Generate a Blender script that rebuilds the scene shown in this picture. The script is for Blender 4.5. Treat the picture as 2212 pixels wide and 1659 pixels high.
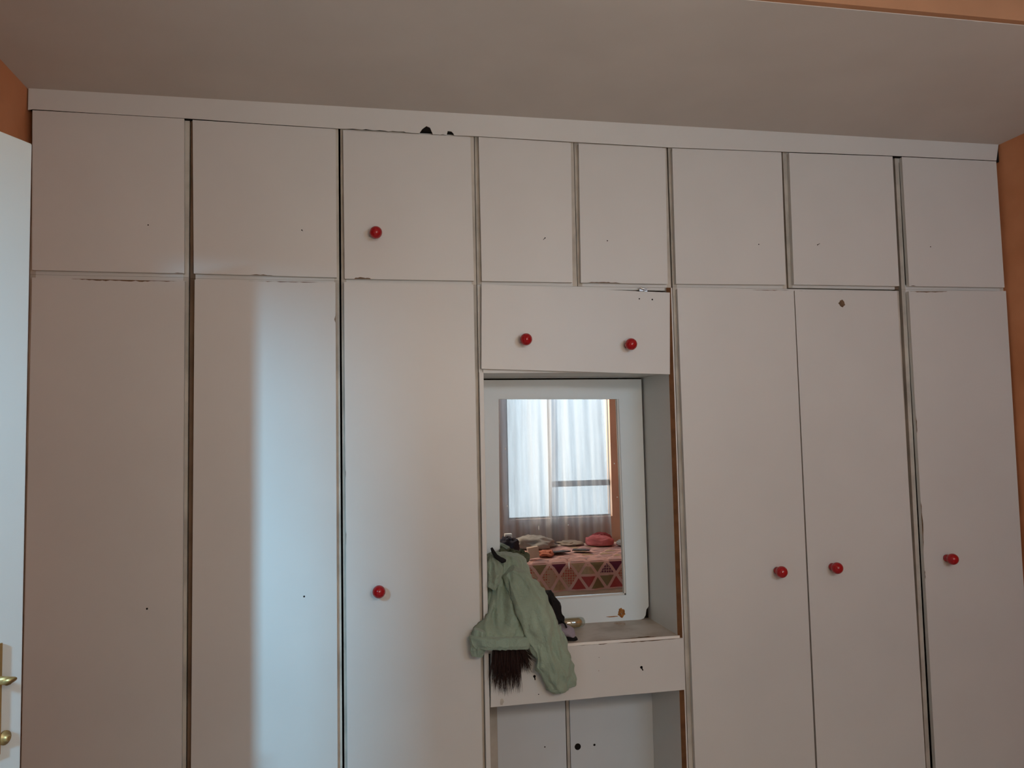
import bpy, bmesh, math, random
import numpy as np
from mathutils import Vector, noise

random.seed(7)
SC = bpy.context.scene
COL = SC.collection
for o in list(bpy.data.objects):
    bpy.data.objects.remove(o, do_unlink=True)

# ------------------------------------------------------------------ camera
# wardrobe door fronts = plane y 0, x to the right, z up, the room lies at y < 0
W, H, FPX = 2212.0, 1659.0, 1750.0
CAM = np.array([0.0, -2.8, 1.4])
def _axes():
    a = np.array([9950 - W / 2, 765 - H / 2, FPX]); a /= np.linalg.norm(a)
    b = np.array([530 - W / 2, -26000 - H / 2, FPX]); b /= np.linalg.norm(b)
    b = b - a * (a @ b); b /= np.linalg.norm(b)
    d = np.cross(b, a)
    if d[2] < 0: d = -d
    return a, d, b
AX = _axes()
def at(px, py, Y=0.0):
    """point of the plane y=Y seen at a pixel of the photograph"""
    r = np.array([px - W / 2, py - H / 2, FPX])
    w = np.array([r @ AX[0], r @ AX[1], r @ AX[2]])
    v = CAM + w * ((Y - CAM[1]) / w[1])
    return Vector((float(v[0]), float(v[1]), float(v[2])))
YM = 0.288                                     # mirror plane
def atm(px, py, y):
    """point of the room plane y seen by reflection in the mirror"""
    v = at(px, py, 2 * YM - y)
    return Vector((v.x, y, v.z))

cd = bpy.data.cameras.new('camera')
cam = bpy.data.objects.new('camera', cd); COL.objects.link(cam)
cd.sensor_fit = 'HORIZONTAL'; cd.sensor_width = 36.0
cd.lens = 36.0 * FPX / W
cd.clip_start = 0.02
from mathutils import Matrix
R = Matrix(((AX[0][0], -AX[0][1], -AX[0][2]),
            (AX[1][0], -AX[1][1], -AX[1][2]),
            (AX[2][0], -AX[2][1], -AX[2][2])))
cam.matrix_world = Matrix.Translation(Vector(CAM)) @ R.to_4x4()
SC.camera = cam

# ------------------------------------------------------------------ world, daylight, exposure
SC.view_settings.view_transform = 'Standard'
SC.view_settings.look = 'None'
SC.view_settings.exposure = 0.0
SC.view_settings.gamma = 1.0
SC.view_settings.use_curve_mapping = False
wd = bpy.data.worlds.new('daylight'); SC.world = wd; wd.use_nodes = True
bg = wd.node_tree.nodes['Background']
bg.inputs[0].default_value = (0.84, 0.94, 1.0, 1); bg.inputs[1].default_value = 1.8

def area(name, loc, rot, sx, sy, power, color, spread=math.pi):
    l = bpy.data.lights.new(name, 'AREA'); l.shape = 'RECTANGLE'
    l.size, l.size_y = sx, sy; l.energy = power; l.color = color; l.spread = spread
    o = bpy.data.objects.new(name, l); COL.objects.link(o)
    o.location = loc; o.rotation_euler = rot
    return o
# bright sky in the uncurtained top panes of the bedroom window
area('daylight_top_panes', (1.78, -3.66, 2.13), (math.radians(90), 0, 0), 0.88, 0.32, 14, (.48, .75, 1.0))
# warm fill lamps outside an added window, one aimed down, one up
area('added_fill_down', (0.65, -3.98, 2.35), (math.radians(45), 0, 0), 0.95, 0.8, 58, (1.0, .71, .47))
area('added_fill_up', (0.65, -3.98, 0.95), (math.radians(135), 0, 0), 0.95, 0.8, 74, (1.0, .78, .58))
# blue sky through the high window of the passage
area('daylight_passage', (-1.404, -3.30, 2.26), (math.radians(90), 0, 0), 0.13, 0.32, 190, (.33, .71, 1.0))

SC.cycles.use_denoising = True
SC.cycles.max_bounces = 10
SC.cycles.diffuse_bounces = 7
SC.cycles.transparent_max_bounces = 16
SC.cycles.sample_clamp_indirect = 8.0

# ------------------------------------------------------------------ materials
def mat(name, col, rough=0.6, spec=0.4, metal=0.0, var=0.0, scale=6.0, col2=None, bump=0.0, bscale=40.0,
        sheen=0.0, coat=0.0, detail=4.0, lo=0.35, hi=0.65):
    m = bpy.data.materials.new(name); m.use_nodes = True
    nt = m.node_tree; p = nt.nodes['Principled BSDF']
    p.inputs['Base Color'].default_value = (*col, 1)
    p.inputs['Roughness'].default_value = rough
    p.inputs['Specular IOR Level'].default_value = spec
    p.inputs['Metallic'].default_value = metal
    if sheen: p.inputs['Sheen Weight'].default_value = sheen
    if coat: p.inputs['Coat Weight'].default_value = coat
    if var or col2:
        c2 = col2 if col2 else tuple(c * (1 - var) for c in col)
        tc = nt.nodes.new('ShaderNodeTexCoord'); n = nt.nodes.new('ShaderNodeTexNoise')
        n.inputs['Scale'].default_value = scale; n.inputs['Detail'].default_value = detail
        r = nt.nodes.new('ShaderNodeValToRGB')
        r.color_ramp.elements[0].position = lo; r.color_ramp.elements[1].position = hi
        r.color_ramp.elements[0].color = (*c2, 1); r.color_ramp.elements[1].color = (*col, 1)
        nt.links.new(tc.outputs['Object'], n.inputs['Vector'])
        nt.links.new(n.outputs['Fac'], r.inputs[0]); nt.links.new(r.outputs[0], p.inputs['Base Color'])
    if bump:
        tc = nt.nodes.new('ShaderNodeTexCoord'); n = nt.nodes.new('ShaderNodeTexNoise')
        n.inputs['Scale'].default_value = bscale; n.inputs['Detail'].default_value = 3
        b = nt.nodes.new('ShaderNodeBump'); b.inputs['Strength'].default_value = bump; b.inputs['Distance'].default_value = 0.01
        nt.links.new(tc.outputs['Object'], n.inputs['Vector'])
        nt.links.new(n.outputs['Fac'], b.inputs['Height']); nt.links.new(b.outputs[0], p.inputs['Normal'])
    return m

M = {}
M['white'] = mat('white_melamine', (0.65, 0.65, 0.625), 0.38, 0.5, var=0.05, scale=2.2)
M['edge'] = mat('grimy_board_edge', (0.58, 0.54, 0.47), 0.6, 0.3, var=0.3, scale=9)
M['brown_edge'] = mat('brown_board_edge', (0.22, 0.15, 0.10), 0.7, 0.2, var=0.4, scale=7)  # darker brown, for side edges at two seams and the knee hole back
M['bare'] = mat('bare_brown_board', (0.16, 0.075, 0.032), 0.8, 0.15, var=0.3, scale=30)
M['chip'] = mat('chipped_brown_board', (0.20, 0.125, 0.075), 0.85, 0.1, var=0.4, scale=60)
M['dark'] = mat('dark_hole', (0.012, 0.010, 0.009), 0.9, 0.1)
M['red'] = mat('glossy_red_plastic', (0.36, 0.008, 0.012), 0.09, 0.5)
M['paint'] = mat('dull_white_ceiling_paint', (0.60, 0.575, 0.535), 0.85, 0.2, var=0.06, scale=3)
M['wall'] = mat('orange_wall_paint', (0.62, 0.265, 0.125), 0.75, 0.25, col2=(0.50, 0.195, 0.082), scale=4, bump=0.15, bscale=25)
M['wall_light'] = mat('peach_wall_paint', (0.80, 0.58, 0.46), 0.75, 0.25, var=0.12, scale=4)
M['band'] = mat('light_orange_paint', (0.46, 0.24, 0.13), 0.75, 0.25, var=0.15, scale=4)
M['floor'] = mat('grey_floor_tile', (0.46, 0.44, 0.41), 0.5, 0.4, var=0.2, scale=3)
M['coolwhite'] = mat('cool_white_paint', (0.73, 0.82, 0.86), 0.45, 0.4, var=0.04, scale=3)
M['leaf'] = mat('white_gloss_door_paint', (0.70, 0.80, 0.82), 0.35, 0.5, var=0.03, scale=3)
M['brass'] = mat('worn_brass', (0.45, 0.30, 0.12), 0.45, 0.5, metal=0.7)
M['steel'] = mat('worn_steel', (0.55, 0.55, 0.55), 0.35, 0.5, metal=1.0)
M['frame'] = mat('grey_window_steel', (0.20, 0.21, 0.22), 0.5, 0.4)
M['worn'] = mat('worn_dirty_counter', (0.50, 0.455, 0.40), 0.45, 0.45, col2=(0.30, 0.24, 0.18), scale=7, lo=0.30, hi=0.56)
M['knee'] = mat('cool_white_low_door', (0.62, 0.67, 0.70), 0.5, 0.35, var=0.06, scale=3)
M['rust'] = mat('rust', (0.40, 0.19, 0.06), 0.9, 0.1, col2=(0.22, 0.08, 0.02), scale=90)
M['sage'] = mat('sage_green_fleece', (0.33, 0.415, 0.32), 0.95, 0.1, var=0.28, scale=4, bump=0.35, bscale=160, sheen=0.2)
M['sage2'] = mat('sage_green_rib', (0.30, 0.39, 0.31), 0.95, 0.1, var=0.1, scale=5, bump=0.3, bscale=200, sheen=0.2)
M['black'] = mat('black_fabric', (0.012, 0.011, 0.012), 0.8, 0.2)
M['lilac'] = mat('lilac_grey_fabric', (0.36, 0.32, 0.38), 0.85, 0.2, var=0.2, scale=30)
M['hair'] = mat('dark_brown_hair', (0.030, 0.011, 0.008), 0.5, 0.4)
M['gold'] = mat('gold_cream', (0.55, 0.38, 0.14), 0.4, 0.5, var=0.4, scale=80)
M['olive'] = mat('dark_olive_fabric', (0.10, 0.11, 0.07), 0.9, 0.1)
M['navy'] = mat('dark_navy_fabric', (0.035, 0.035, 0.05), 0.9, 0.1)
M['greycloth'] = mat('pale_grey_cloth', (0.42, 0.42, 0.40), 0.9, 0.1, var=0.25, scale=9)
M['beige'] = mat('beige_cloth', (0.46, 0.38, 0.30), 0.9, 0.1, var=0.25, scale=9)
M['card'] = mat('cream_cardboard', (0.62, 0.48, 0.38), 0.8, 0.2)
M['pink'] = mat('pink_fabric', (0.62, 0.19, 0.20), 0.9, 0.1, var=0.15, scale=8)
M['coral'] = mat('coral_cloth', (0.55, 0.20, 0.13), 0.9, 0.1, var=0.2, scale=12)
M['redcloth'] = mat('dull_red_cloth', (0.32, 0.07, 0.08), 0.9, 0.1)
M['screen'] = mat('dark_glass_screen', (0.03, 0.03, 0.035), 0.2, 0.5)
M['sheet'] = mat('cream_bed_sheet', (0.84, 0.70, 0.58), 0.9, 0.1, var=0.12, scale=6)
M['qline'] = mat('quilt_pink_lattice', (0.74, 0.47, 0.43), 0.9, 0.1)
M['qplum'] = mat('quilt_plum', (0.16, 0.04, 0.075), 0.9, 0.1)
M['qred'] = mat('quilt_red', (0.42, 0.08, 0.08), 0.9, 0.1)
M['qpale'] = mat('quilt_pale_rose', (0.60, 0.40, 0.38), 0.9, 0.1, var=0.15, scale=8)
M['qolive'] = mat('quilt_olive', (0.26, 0.20, 0.11), 0.9, 0.1)
M['qcream'] = mat('quilt_cream', (0.55, 0.40, 0.26), 0.9, 0.1, var=0.2, scale=40)
M['plaster'] = mat('white_hall_paint', (0.6, 0.6, 0.58), 0.8, 0.2)

def pattern(name, c1, c2, scale):
    m = mat(name, c1, 0.9, 0.1); nt = m.node_tree; p = nt.nodes['Principled BSDF']
    tc = nt.nodes.new('ShaderNodeTexCoord'); v = nt.nodes.new('ShaderNodeTexVoronoi')
    v.inputs['Scale'].default_value = scale; v.inputs['Randomness'].default_value = 0.15
    r = nt.nodes.new('ShaderNodeValToRGB'); r.color_ramp.interpolation = 'CONSTANT'
    r.color_ramp.elements[0].color = (*c1, 1); r.color_ramp.elements[1].color = (*c2, 1)
    r.color_ramp.elements[1].position = 0.42
    nt.links.new(tc.outputs['Object'], v.inputs['Vector']); nt.links.new(v.outputs['Distance'], r.inputs[0])
    nt.links.new(r.outputs[0], p.inputs['Base Color'])
    return m
M['qdotr'] = pattern('quilt_red_dots', (0.50, 0.12, 0.09), (0.55, 0.36, 0.26), 55)
M['qdotp'] = pattern('quilt_plum_dots', (0.18, 0.06, 0.11), (0.52, 0.34, 0.30), 55)

def mirror_mat():
    m = bpy.data.materials.new('mirror_silver'); m.use_nodes = True; nt = m.node_tree; nt.nodes.clear()
    g = nt.nodes.new('ShaderNodeBsdfGlossy'); g.inputs['Roughness'].default_value = 0.0
    g.inputs['Color'].default_value = (0.86, 0.88, 0.87, 1)
    o = nt.nodes.new('ShaderNodeOutputMaterial'); nt.links.new(g.outputs[0], o.inputs[0])
    return m
M['mirror'] = mirror_mat()
def pane_mat(name, tint, f):
    m = bpy.data.materials.new(name); m.use_nodes = True; nt = m.node_tree; nt.nodes.clear()
    t = nt.nodes.new('ShaderNodeBsdfTransparent'); t.inputs[0].default_value = (*tint, 1)
    g = nt.nodes.new('ShaderNodeBsdfGlossy'); g.inputs['Roughness'].default_value = 0.02
    x = nt.nodes.new('ShaderNodeMixShader'); x.inputs[0].default_value = f
    o = nt.nodes.new('ShaderNodeOutputMaterial')
    nt.links.new(t.outputs[0], x.inputs[1]); nt.links.new(g.outputs[0], x.inputs[2]); nt.links.new(x.outputs[0], o.inputs[0])
    return m
M['glass'] = pane_mat('window_glass', (0.97, 0.98, 0.98), 0.06)
M['jar'] = pane_mat('jar_glass', (0.85, 0.88, 0.84), 0.30)
def sheer():
    m = bpy.data.materials.new('sheer_grey_curtain'); m.use_nodes = True; nt = m.node_tree; nt.nodes.clear()
    t = nt.nodes.new('ShaderNodeBsdfTransparent'); t.inputs[0].default_value = (0.93, 0.96, 1.0, 1)
    l = nt.nodes.new('ShaderNodeBsdfTranslucent'); l.inputs[0].default_value = (0.58, 0.60, 0.64, 1)
    d = nt.nodes.new('ShaderNodeBsdfDiffuse'); d.inputs[0].default_value = (0.17, 0.16, 0.19, 1)
    a = nt.nodes.new('ShaderNodeMixShader'); a.inputs[0].default_value = 0.35
    x = nt.nodes.new('ShaderNodeMixShader')
    tc = nt.nodes.new('ShaderNodeTexCoord'); n = nt.nodes.new('ShaderNodeTexNoise')
    mp = nt.nodes.new('ShaderNodeMapping'); mp.inputs['Scale'].default_value = (9, 1, 0.6)
    mr = nt.nodes.new('ShaderNodeMapRange'); mr.inputs[3].default_value = 0.40; mr.inputs[4].default_value = 0.75
    nt.links.new(tc.outputs['Object'], mp.inputs[0]); nt.links.new(mp.outputs[0], n.inputs['Vector'])
    nt.links.new(n.outputs['Fac'], mr.inputs[0]); nt.links.new(mr.outputs[0], x.inputs[0])
    o = nt.nodes.new('ShaderNodeOutputMaterial')
    nt.links.new(l.outputs[0], a.inputs[1]); nt.links.new(d.outputs[0], a.inputs[2])
    nt.links.new(t.outputs[0], x.inputs[1]); nt.links.new(a.outputs[0], x.inputs[2]); nt.links.new(x.outputs[0], o.inputs[0])
    return m
M['sheer'] = sheer()

# ------------------------------------------------------------------ mesh helpers
def box(bm, x0, x1, y0, y1, z0, z1, mi=0):
    vs = [bm.verts.new(p) for p in ((x0, y0, z0), (x1, y0, z0), (x1, y1, z0), (x0, y1, z0),
                                    (x0, y0, z1), (x1, y0, z1), (x1, y1, z1), (x0, y1, z1))]
    fs = []
    for q in ((0, 1, 5, 4), (1, 2, 6, 5), (2, 3, 7, 6), (3, 0, 4, 7), (4, 5, 6, 7), (3, 2, 1, 0)):
        f = bm.faces.new([vs[i] for i in q]); f.material_index = mi; fs.append(f)
    return fs

def prism(bm, pts, y0, y1, mi=0, mside=None, mfront=None):
    """outline of (x, z) points extruded from y0 (front) to y1"""
    a = [bm.verts.new((x, y0, z)) for x, z in pts]; b = [bm.verts.new((x, y1, z)) for x, z in pts]
    n = len(pts)
    f = bm.faces.new(a); f.material_index = mi if mfront is None else mfront
    f = bm.faces.new(list(reversed(b))); f.material_index = mi
    for i in range(n):
        f = bm.faces.new((a[i], b[i], b[(i + 1) % n], a[(i + 1) % n])); f.material_index = mi if mside is None else mside

def outline(q, chips=()):
    """q = TL, TR, BR, BL as (x, z); chips = (edge, t0, t1, depth, pieces)"""
    TL, TR, BR, BL = [Vector(p) for p in q]
    cen = (TL + TR + BR + BL) / 4
    pts = []
    for e, (p0, p1) in zip('TRBL', ((TL, TR), (TR, BR), (BR, BL), (BL, TL))):
        d = p1 - p0; nrm = Vector((-d.y, d.x)).normalized()
        if (cen - p0).dot(nrm) < 0: nrm = -nrm
        pts.append(p0.copy())
        for c in sorted([c for c in chips if c[0] == e], key=lambda c: c[1]):
            _, t0, t1, dep, n = c
            pts.append(p0 + d * t0)
            for i in range(1, n):
                t = t0 + (t1 - t0) * (i + random.uniform(-.25, .25)) / n
                s = math.sin(math.pi * i / n) ** 0.5
                pts.append(p0 + d * t + nrm * dep * s * random.uniform(0.35, 1.0))
            pts.append(p0 + d * t1)
    return [(p.x, p.y) for p in pts]

def tube(bm, path, rad, seg=12, mi=0, cap=True):
    rings = []
    n = len(path)
    rr = rad if isinstance(rad, (list, tuple)) else [rad] * n
    up = Vector((0, 0, 1))
    for i, p in enumerate(path):
        t = (Vector(path[min(i + 1, n - 1)]) - Vector(path[max(i - 1, 0)])).normalized()
        u = up if abs(t.dot(up)) < 0.95 else Vector((0, 1, 0))
        a = t.cross(u).normalized(); b = a.cross(t).normalized()
        rings.append([bm.verts.new(Vector(p) + (a * math.cos(2 * math.pi * k / seg) + b * math.sin(2 * math.pi * k / seg)) * rr[i]) for k in range(seg)])
    for i in range(n - 1):
        for k in range(seg):
            f = bm.faces.new((rings[i][k], rings[i][(k + 1) % seg], rings[i + 1][(k + 1) % seg], rings[i + 1][k])); f.material_index = mi; f.smooth = True
    if cap:
        for r in (rings[0], rings[-1]):
            f = bm.faces.new(r); f.material_index = mi

def lathe(bm, o, axis, prof, seg=28, mi=0):
    """prof = (distance along axis, radius)"""
    axis = Vector(axis).normalized(); u = Vector((0, 0, 1)) if abs(axis.z) < 0.9 else Vector((1, 0, 0))
    a = axis.cross(u).normalized(); b = axis.cross(a)
    rings = []
    for d, r in prof:
        rings.append([bm.verts.new(Vector(o) + axis * d + (a * math.cos(2 * math.pi * k / seg) + b * math.sin(2 * math.pi * k / seg)) * max(r, 1e-5)) for k in range(seg)])
    for i in range(len(rings) - 1):
        for k in range(seg):
            f = bm.faces.new((rings[i][k], rings[i][(k + 1) % seg], rings[i + 1][(k + 1) % seg], rings[i + 1][k])); f.material_index = mi; f.smooth = True
    bm.faces.new(rings[0]).material_index = mi; bm.faces.new(rings[-1]).material_index = mi

OFF = {}
def obj(name, bm, mats, parent=None, bevel=0.0, smooth=False, subsurf=0):
    off = Vector((0, 0, 0))
    if parent is not None: off = OFF.get(parent.name, off)
    bmesh.ops.recalc_face_normals(bm, faces=bm.faces)
    me = bpy.data.meshes.new(name)
    for v in bm.verts: v.co -= off
    bm.to_mesh(me); bm.free()
    for m in (mats if isinstance(mats, (list, tuple)) else [mats]): me.materials.append(m)
    o = bpy.data.objects.new(name, me); COL.objects.link(o)
    if parent is not None: o.parent = parent
    OFF[o.name] = off
    if smooth:
        for p in me.polygons: p.use_smooth = True
    if bevel:
        b = o.modifiers.new('bevel', 'BEVEL'); b.width = bevel; b.segments = 2; b.limit_method = 'ANGLE'; b.angle_limit = math.radians(50)
    if subsurf:
        s = o.modifiers.new('subdivision', 'SUBSURF'); s.levels = subsurf; s.render_levels = subsurf
    return o

def tag(o, label, cat, group=None):
    o['label'] = label; o['category'] = cat
    if group: o['group'] = group
    return o
def thing(name, label, cat, loc, group=None):
    o = bpy.data.objects.new(name, None); COL.objects.link(o); o.location = loc
    o.empty_display_size = 0.05
    OFF[o.name] = Vector(loc)
    return tag(o, label, cat, group)
def struct(name, bm, mats, parent=None, **k):
    o = obj(name, bm, mats, parent, **k)
    if parent is None: o['kind'] = 'structure'
    return o
def B(): return bmesh.new()

# ------------------------------------------------------------------ room shell
XL, XR = -1.022, 2.612
YB = -3.5
ZS = 2.556        # soffit over the wardrobe
ZC = 2.82
b = B(); box(b, -2.3, XR + .12, YB - .12, .72, -.1, 0); struct('floor', b, M['floor'])
b = B(); box(b, XL - .12, XR + .12, -.865, .72, ZS, ZC); struct('ceiling_low', b, M['paint'])
b = B(); box(b, XL, XR, -.885, -.865, ZS + .002, ZC); struct('trim_1', b, M['band'])
b = B(); box(b, XL - .12, XR + .12, YB - .12, -.865, ZC, ZC + .1); struct('ceiling', b, M['paint'])
# wall behind the wardrobe and side walls
b = B(); box(b, XL - .12, XR + .12, .62, .72, 0, ZS); struct('wall_front', b, M['wall'])
b = B(); box(b, XR, XR + .12, YB, .62, 0, ZC); struct('wall_right', b, M['wall'])
DY0, DY1, DZ = -2.71, -1.70, 2.10
b = B()
box(b, XL - .12, XL, DY1, .62, 0, ZC); box(b, XL - .12, XL, YB, DY0, 0, ZC); box(b, XL - .12, XL, DY0, DY1, DZ, ZC)
struct('wall_left', b, M['wall'])
# back wall with the bedroom window
wl = atm(1095, 990, YB).x; wr = atm(1319.5, 990, YB).x; wz0 = atm(1210, 1119, YB).z; wz1 = 2.30
b = B()
W3 = (.22, 1.08, 1.10, 2.20)  # opening of the added window, lets the fill lamps in
box(b, XL - .12, W3[0], YB - .12, YB, 0, ZC); box(b, W3[1], wl, YB - .12, YB, 0, ZC)
box(b, W3[0], W3[1], YB - .12, YB, 0, W3[2]); box(b, W3[0], W3[1], YB - .12, YB, W3[3], ZC)
box(b, wr, XR + .12, YB - .12, YB, 0, ZC)
box(b, wl, wr, YB - .12, YB, 0, wz0); box(b, wl, wr, YB - .12, YB, wz1, ZC)
struct('wall_back', b, M['wall_light'])
# passage beyond the doorway
HX0, HY0, HY1 = -2.2, -3.2, -0.9
b = B(); box(b, HX0 - .1, HX0, HY0, HY1, 0, 2.8); struct('wall_passage_left', b, M['plaster'])
b = B()
box(b, HX0 - .1, -1.475, HY0 - .1, HY0, 0, 2.8); box(b, -1.335, XL - .12, HY0 - .1, HY0, 0, 2.8)
box(b, -1.475, -1.335, HY0 - .1, HY0, 0, 2.08); box(b, -1.475, -1.335, HY0 - .1, HY0, 2.44, 2.8)
struct('wall_passage_back', b, M['plaster'])
b = B(); box(b, HX0 - .1, XL - .12, HY1, HY1 + .1, 0, 2.8); struct('wall_passage_front', b, M['plaster'])
b = B(); box(b, HX0 - .1, XL - .12, HY0 - .1, HY1 + .1, 2.8, 2.9); struct('ceiling_passage', b, M['plaster'])
# door frame
b = B()
box(b, XL - .125, XL + .005, DY1 - .02, DY1, 0, DZ); box(b, XL - .125, XL + .005, DY0, DY0 + .02, 0, DZ)
box(b, XL - .125, XL + .005, DY0, DY1, DZ - .02, DZ)
struct('trim_2', b, M['leaf'])

# bedroom window
win = bpy.data.objects.new('window_1', None); COL.objects.link(win); win['kind'] = 'structure'
win.location = ((wl + wr) / 2, YB - .06, wz0); OFF['window_1'] = Vector(win.location)
yw0, yw1 = YB - .08, YB - .05
zt = 1.95
xm = atm(1186, 950, YB - .06).x
b = B()
box(b, wl, wl + .02, yw0, yw1, wz0, wz1); box(b, wr - .003, wr, yw0, yw1, wz0, wz1)
box(b, wl, wr, yw0, yw1, wz0, wz0 + .012); box(b, wl, wr, yw0, yw1, wz1 - .025, wz1)
box(b, wl, wr, yw0, yw1, zt - .02, zt + .02); box(b, xm - .012, xm + .012, yw0, yw1, wz0, wz1)
zb = atm(1250, 1044, YB - .06).z
box(b, xm + .02, wr - .008, yw0, yw1, zb - .025, zb + .025)
obj('window_frame', b, M['frame'], win, bevel=.002)
b = B(); box(b, wl + .02, xm - .02, YB - .067, YB - .063, wz0 + .012, zt - .02); obj('pane', b, M['glass'], win)
b = B(); box(b, xm + .02, wr - .008, YB - .067, YB - .063, wz0 + .012, zb - .025); obj('pane', b, M['glass'], win)
b = B(); box(b, xm + .02, wr - .008, YB - .067, YB - .063, zb + .025, zt - .02); obj('pane', b, M['glass'], win)
# window added behind the camera as the opening for the fill lamps
added_win = bpy.data.objects.new('added_window_3', None); COL.objects.link(added_win); added_win['kind'] = 'structure'
added_win.location = (.65, YB - .06, W3[2]); OFF['added_window_3'] = Vector(added_win.location)
b = B()
box(b, W3[0], W3[0] + .02, yw0, yw1, W3[2], W3[3]); box(b, W3[1] - .02, W3[1], yw0, yw1, W3[2], W3[3])
box(b, W3[0], W3[1], yw0, yw1, W3[2], W3[2] + .02); box(b, W3[0], W3[1], yw0, yw1, W3[3] - .02, W3[3])
box(b, .635, .665, yw0, yw1, W3[2], W3[3])
obj('window_frame', b, M['frame'], added_win)
# small high window of the passage
win2 = bpy.data.objects.new('window_2', None); COL.objects.link(win2); win2['kind'] = 'structure'
win2.location = (-1.405, HY0 - .05, 2.08); OFF['window_2'] = Vector(win2.location)
b = B()
box(b, -1.475, -1.463, HY0 - .07, HY0 - .04, 2.08, 2.44); box(b, -1.347, -1.335, HY0 - .07, HY0 - .04, 2.08, 2.44)
box(b, -1.475, -1.335, HY0 - .07, HY0 - .04, 2.08, 2.09); box(b, -1.475, -1.335, HY0 - .07, HY0 - .04, 2.43, 2.44)
obj('window_frame', b, M['frame'], win2)

# ------------------------------------------------------------------ the open bedroom door
hinge = Vector((XL + .012, -1.70, 0)); tip = Vector((-.645, -1.0, 0))
dv = (tip - hinge).normalized(); nv = Vector((dv.y, -dv.x, 0))        # towards the camera
LT = 2.026
leaf = bpy.data.objects.new('door_1', None); COL.objects.link(leaf); leaf['kind'] = 'structure'
leaf.location = hinge; OFF['door_1'] = hinge.copy()
def leafpt(s, n, z): return hinge + dv * s + nv * n + Vector((0, 0, z))
LW = (tip - hinge).length
b = B()
vs = [b.verts.new(leafpt(s, n, z)) for z in (.01, LT) for s, n in ((0, 0), (LW, 0), (LW, -.036), (0, -.036))]
for q in ((0, 1, 2, 3), (4, 5, 6, 7), (0, 1, 5, 4), (1, 2, 6, 5), (2, 3, 7, 6), (3, 0, 4, 7)): b.faces.new([vs[i] for i in q])
obj('door_leaf', b, M['leaf'], leaf, bevel=.003)
def on_leaf(px, py, n=0.0):
    """where the ray of a pixel meets the plane of the leaf"""
    p0 = Vector(CAM); p1 = at(px, py, 0.0); r = p1 - p0
    q = hinge + nv * n
    t = (q - p0).dot(nv) / r.dot(nv)
    p = p0 + r * t
    return (p - hinge).dot(dv), p.z
# brass handle plate, lever and key knob near the free edge
s1, z1 = on_leaf(-4, 1480); s0, z0 = on_leaf(3, 1388)
b = B()
pl = [(s0 - .045, z0), (s0, z0), (s0, z0 - .21), (s0 - .045, z0 - .21)]
va = [b.verts.new(leafpt(s, .0005, z)) for s, z in pl]; vb = [b.verts.new(leafpt(s, .004, z)) for s, z in pl]
b.faces.new(va); b.faces.new(vb)
for i in range(4): b.faces.new((va[i], va[(i + 1) % 4], vb[(i + 1) % 4], vb[i]))
hp = obj('handle_plate', b, M['brass'], leaf, bevel=.001)
sh, zh = on_leaf(16, 1470, .036)
b = B(); c = leafpt(s0 - .02, .004, zh)
tube(b, [c, c + nv * .03, c + nv * .036 + dv * .01, leafpt(sh - .004, .036, zh - .002), leafpt(sh + .006, .034, zh - .004)], [.008, .008, .008, .0075, .006])
obj('door_handle', b, M['brass'], hp)
sk, zk = on_leaf(14, 1594, .006)
b = B(); lathe(b, leafpt(sk, .0005, zk), nv, [(0, .0135), (.003, .0135), (.004, .007), (.010, .0065), (.012, .004)], 20)
obj('key_rosette', b, M['brass'], leaf)

# ------------------------------------------------------------------ wardrobe
DT = 0.018
def zx(p): return (p.x, p.z)
SEAM = {1: (-.5285, -.5245), 2: (-.0395, -.0325), 3: (.4375, .4400), 4: (.8085, .8108), 5: (1.1715, 1.1775), 6: (1.6430, 1.6505), 7: (2.1270, 2.1405)}
ZU0, ZU1 = 1.944, 2.481       # overhead cupboards
DEPTH = .58

def carcass(parent, x0, x1, z0, z1, lm, rm, shelf=None):
    """board box with an open front behind the door; lm, rm = material slots of the side edges"""
    b = B(); t = .017
    box(b, x0, x0 + t, DT + .001, DEPTH, z0, z1, lm); box(b, x1 - t, x1, DT + .001, DEPTH, z0, z1, rm)
    box(b, x0 + t, x1 - t, DT + .001, DEPTH, z0, z0 + t, 2); box(b, x0 + t, x1 - t, DT + .001, DEPTH, z1 - t, z1, 2)
    box(b, x0 + t, x1 - t, DEPTH - .006, DEPTH, z0 + t, z1 - t, 0)
    if shelf: box(b, x0 + t, x1 - t, .06, DEPTH - .01, shelf, shelf + t, 0)
    return obj('carcass', b, [M['edge'], M['brown_edge'], M['white']], parent)

def door(parent, q, chips=(), y=0.0, name='door', m='white', t=DT):
    """white faced board: the thin white face is chipped where the brown core shows"""
    b = B()
    ins = .0006
    TL, TR, BR, BL = q
    core = [(TL[0] + ins, TL[1] - ins), (TR[0] - ins, TR[1] - ins), (BR[0] - ins, BR[1] + ins), (BL[0] + ins, BL[1] + ins)]
    prism(b, core, y + .0014, y + t, 0, mside=0, mfront=1)
    prism(b, outline(q, chips), y, y + .0013, 0)
    return obj(name, b, [M[m], M['chip']], parent)

def knob(parent, px, py, y=0.0):
    c = at(px, py, y - .035)
    b = B()
    prof = [(0, .0140), (.006, .0145), (.011, .0135), (.016, .0125)]
    R_ = .0215; cc = .035
    for k in range(3, 19):
        a = math.pi * k / 19 if k else 0
        prof.append((cc - R_ * math.cos(a), R_ * math.sin(a)))
    prof = [p for p in prof[:4] if p[0] < cc - R_ * .78] + [p for p in prof[4:] if p[0] > cc - R_ * .82] + [(cc + R_, .0004)]
    lathe(b, (c.x, y, c.z), (0, -1, 0), prof, 32)
    return obj('knob', b, M['red'], parent)

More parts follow.
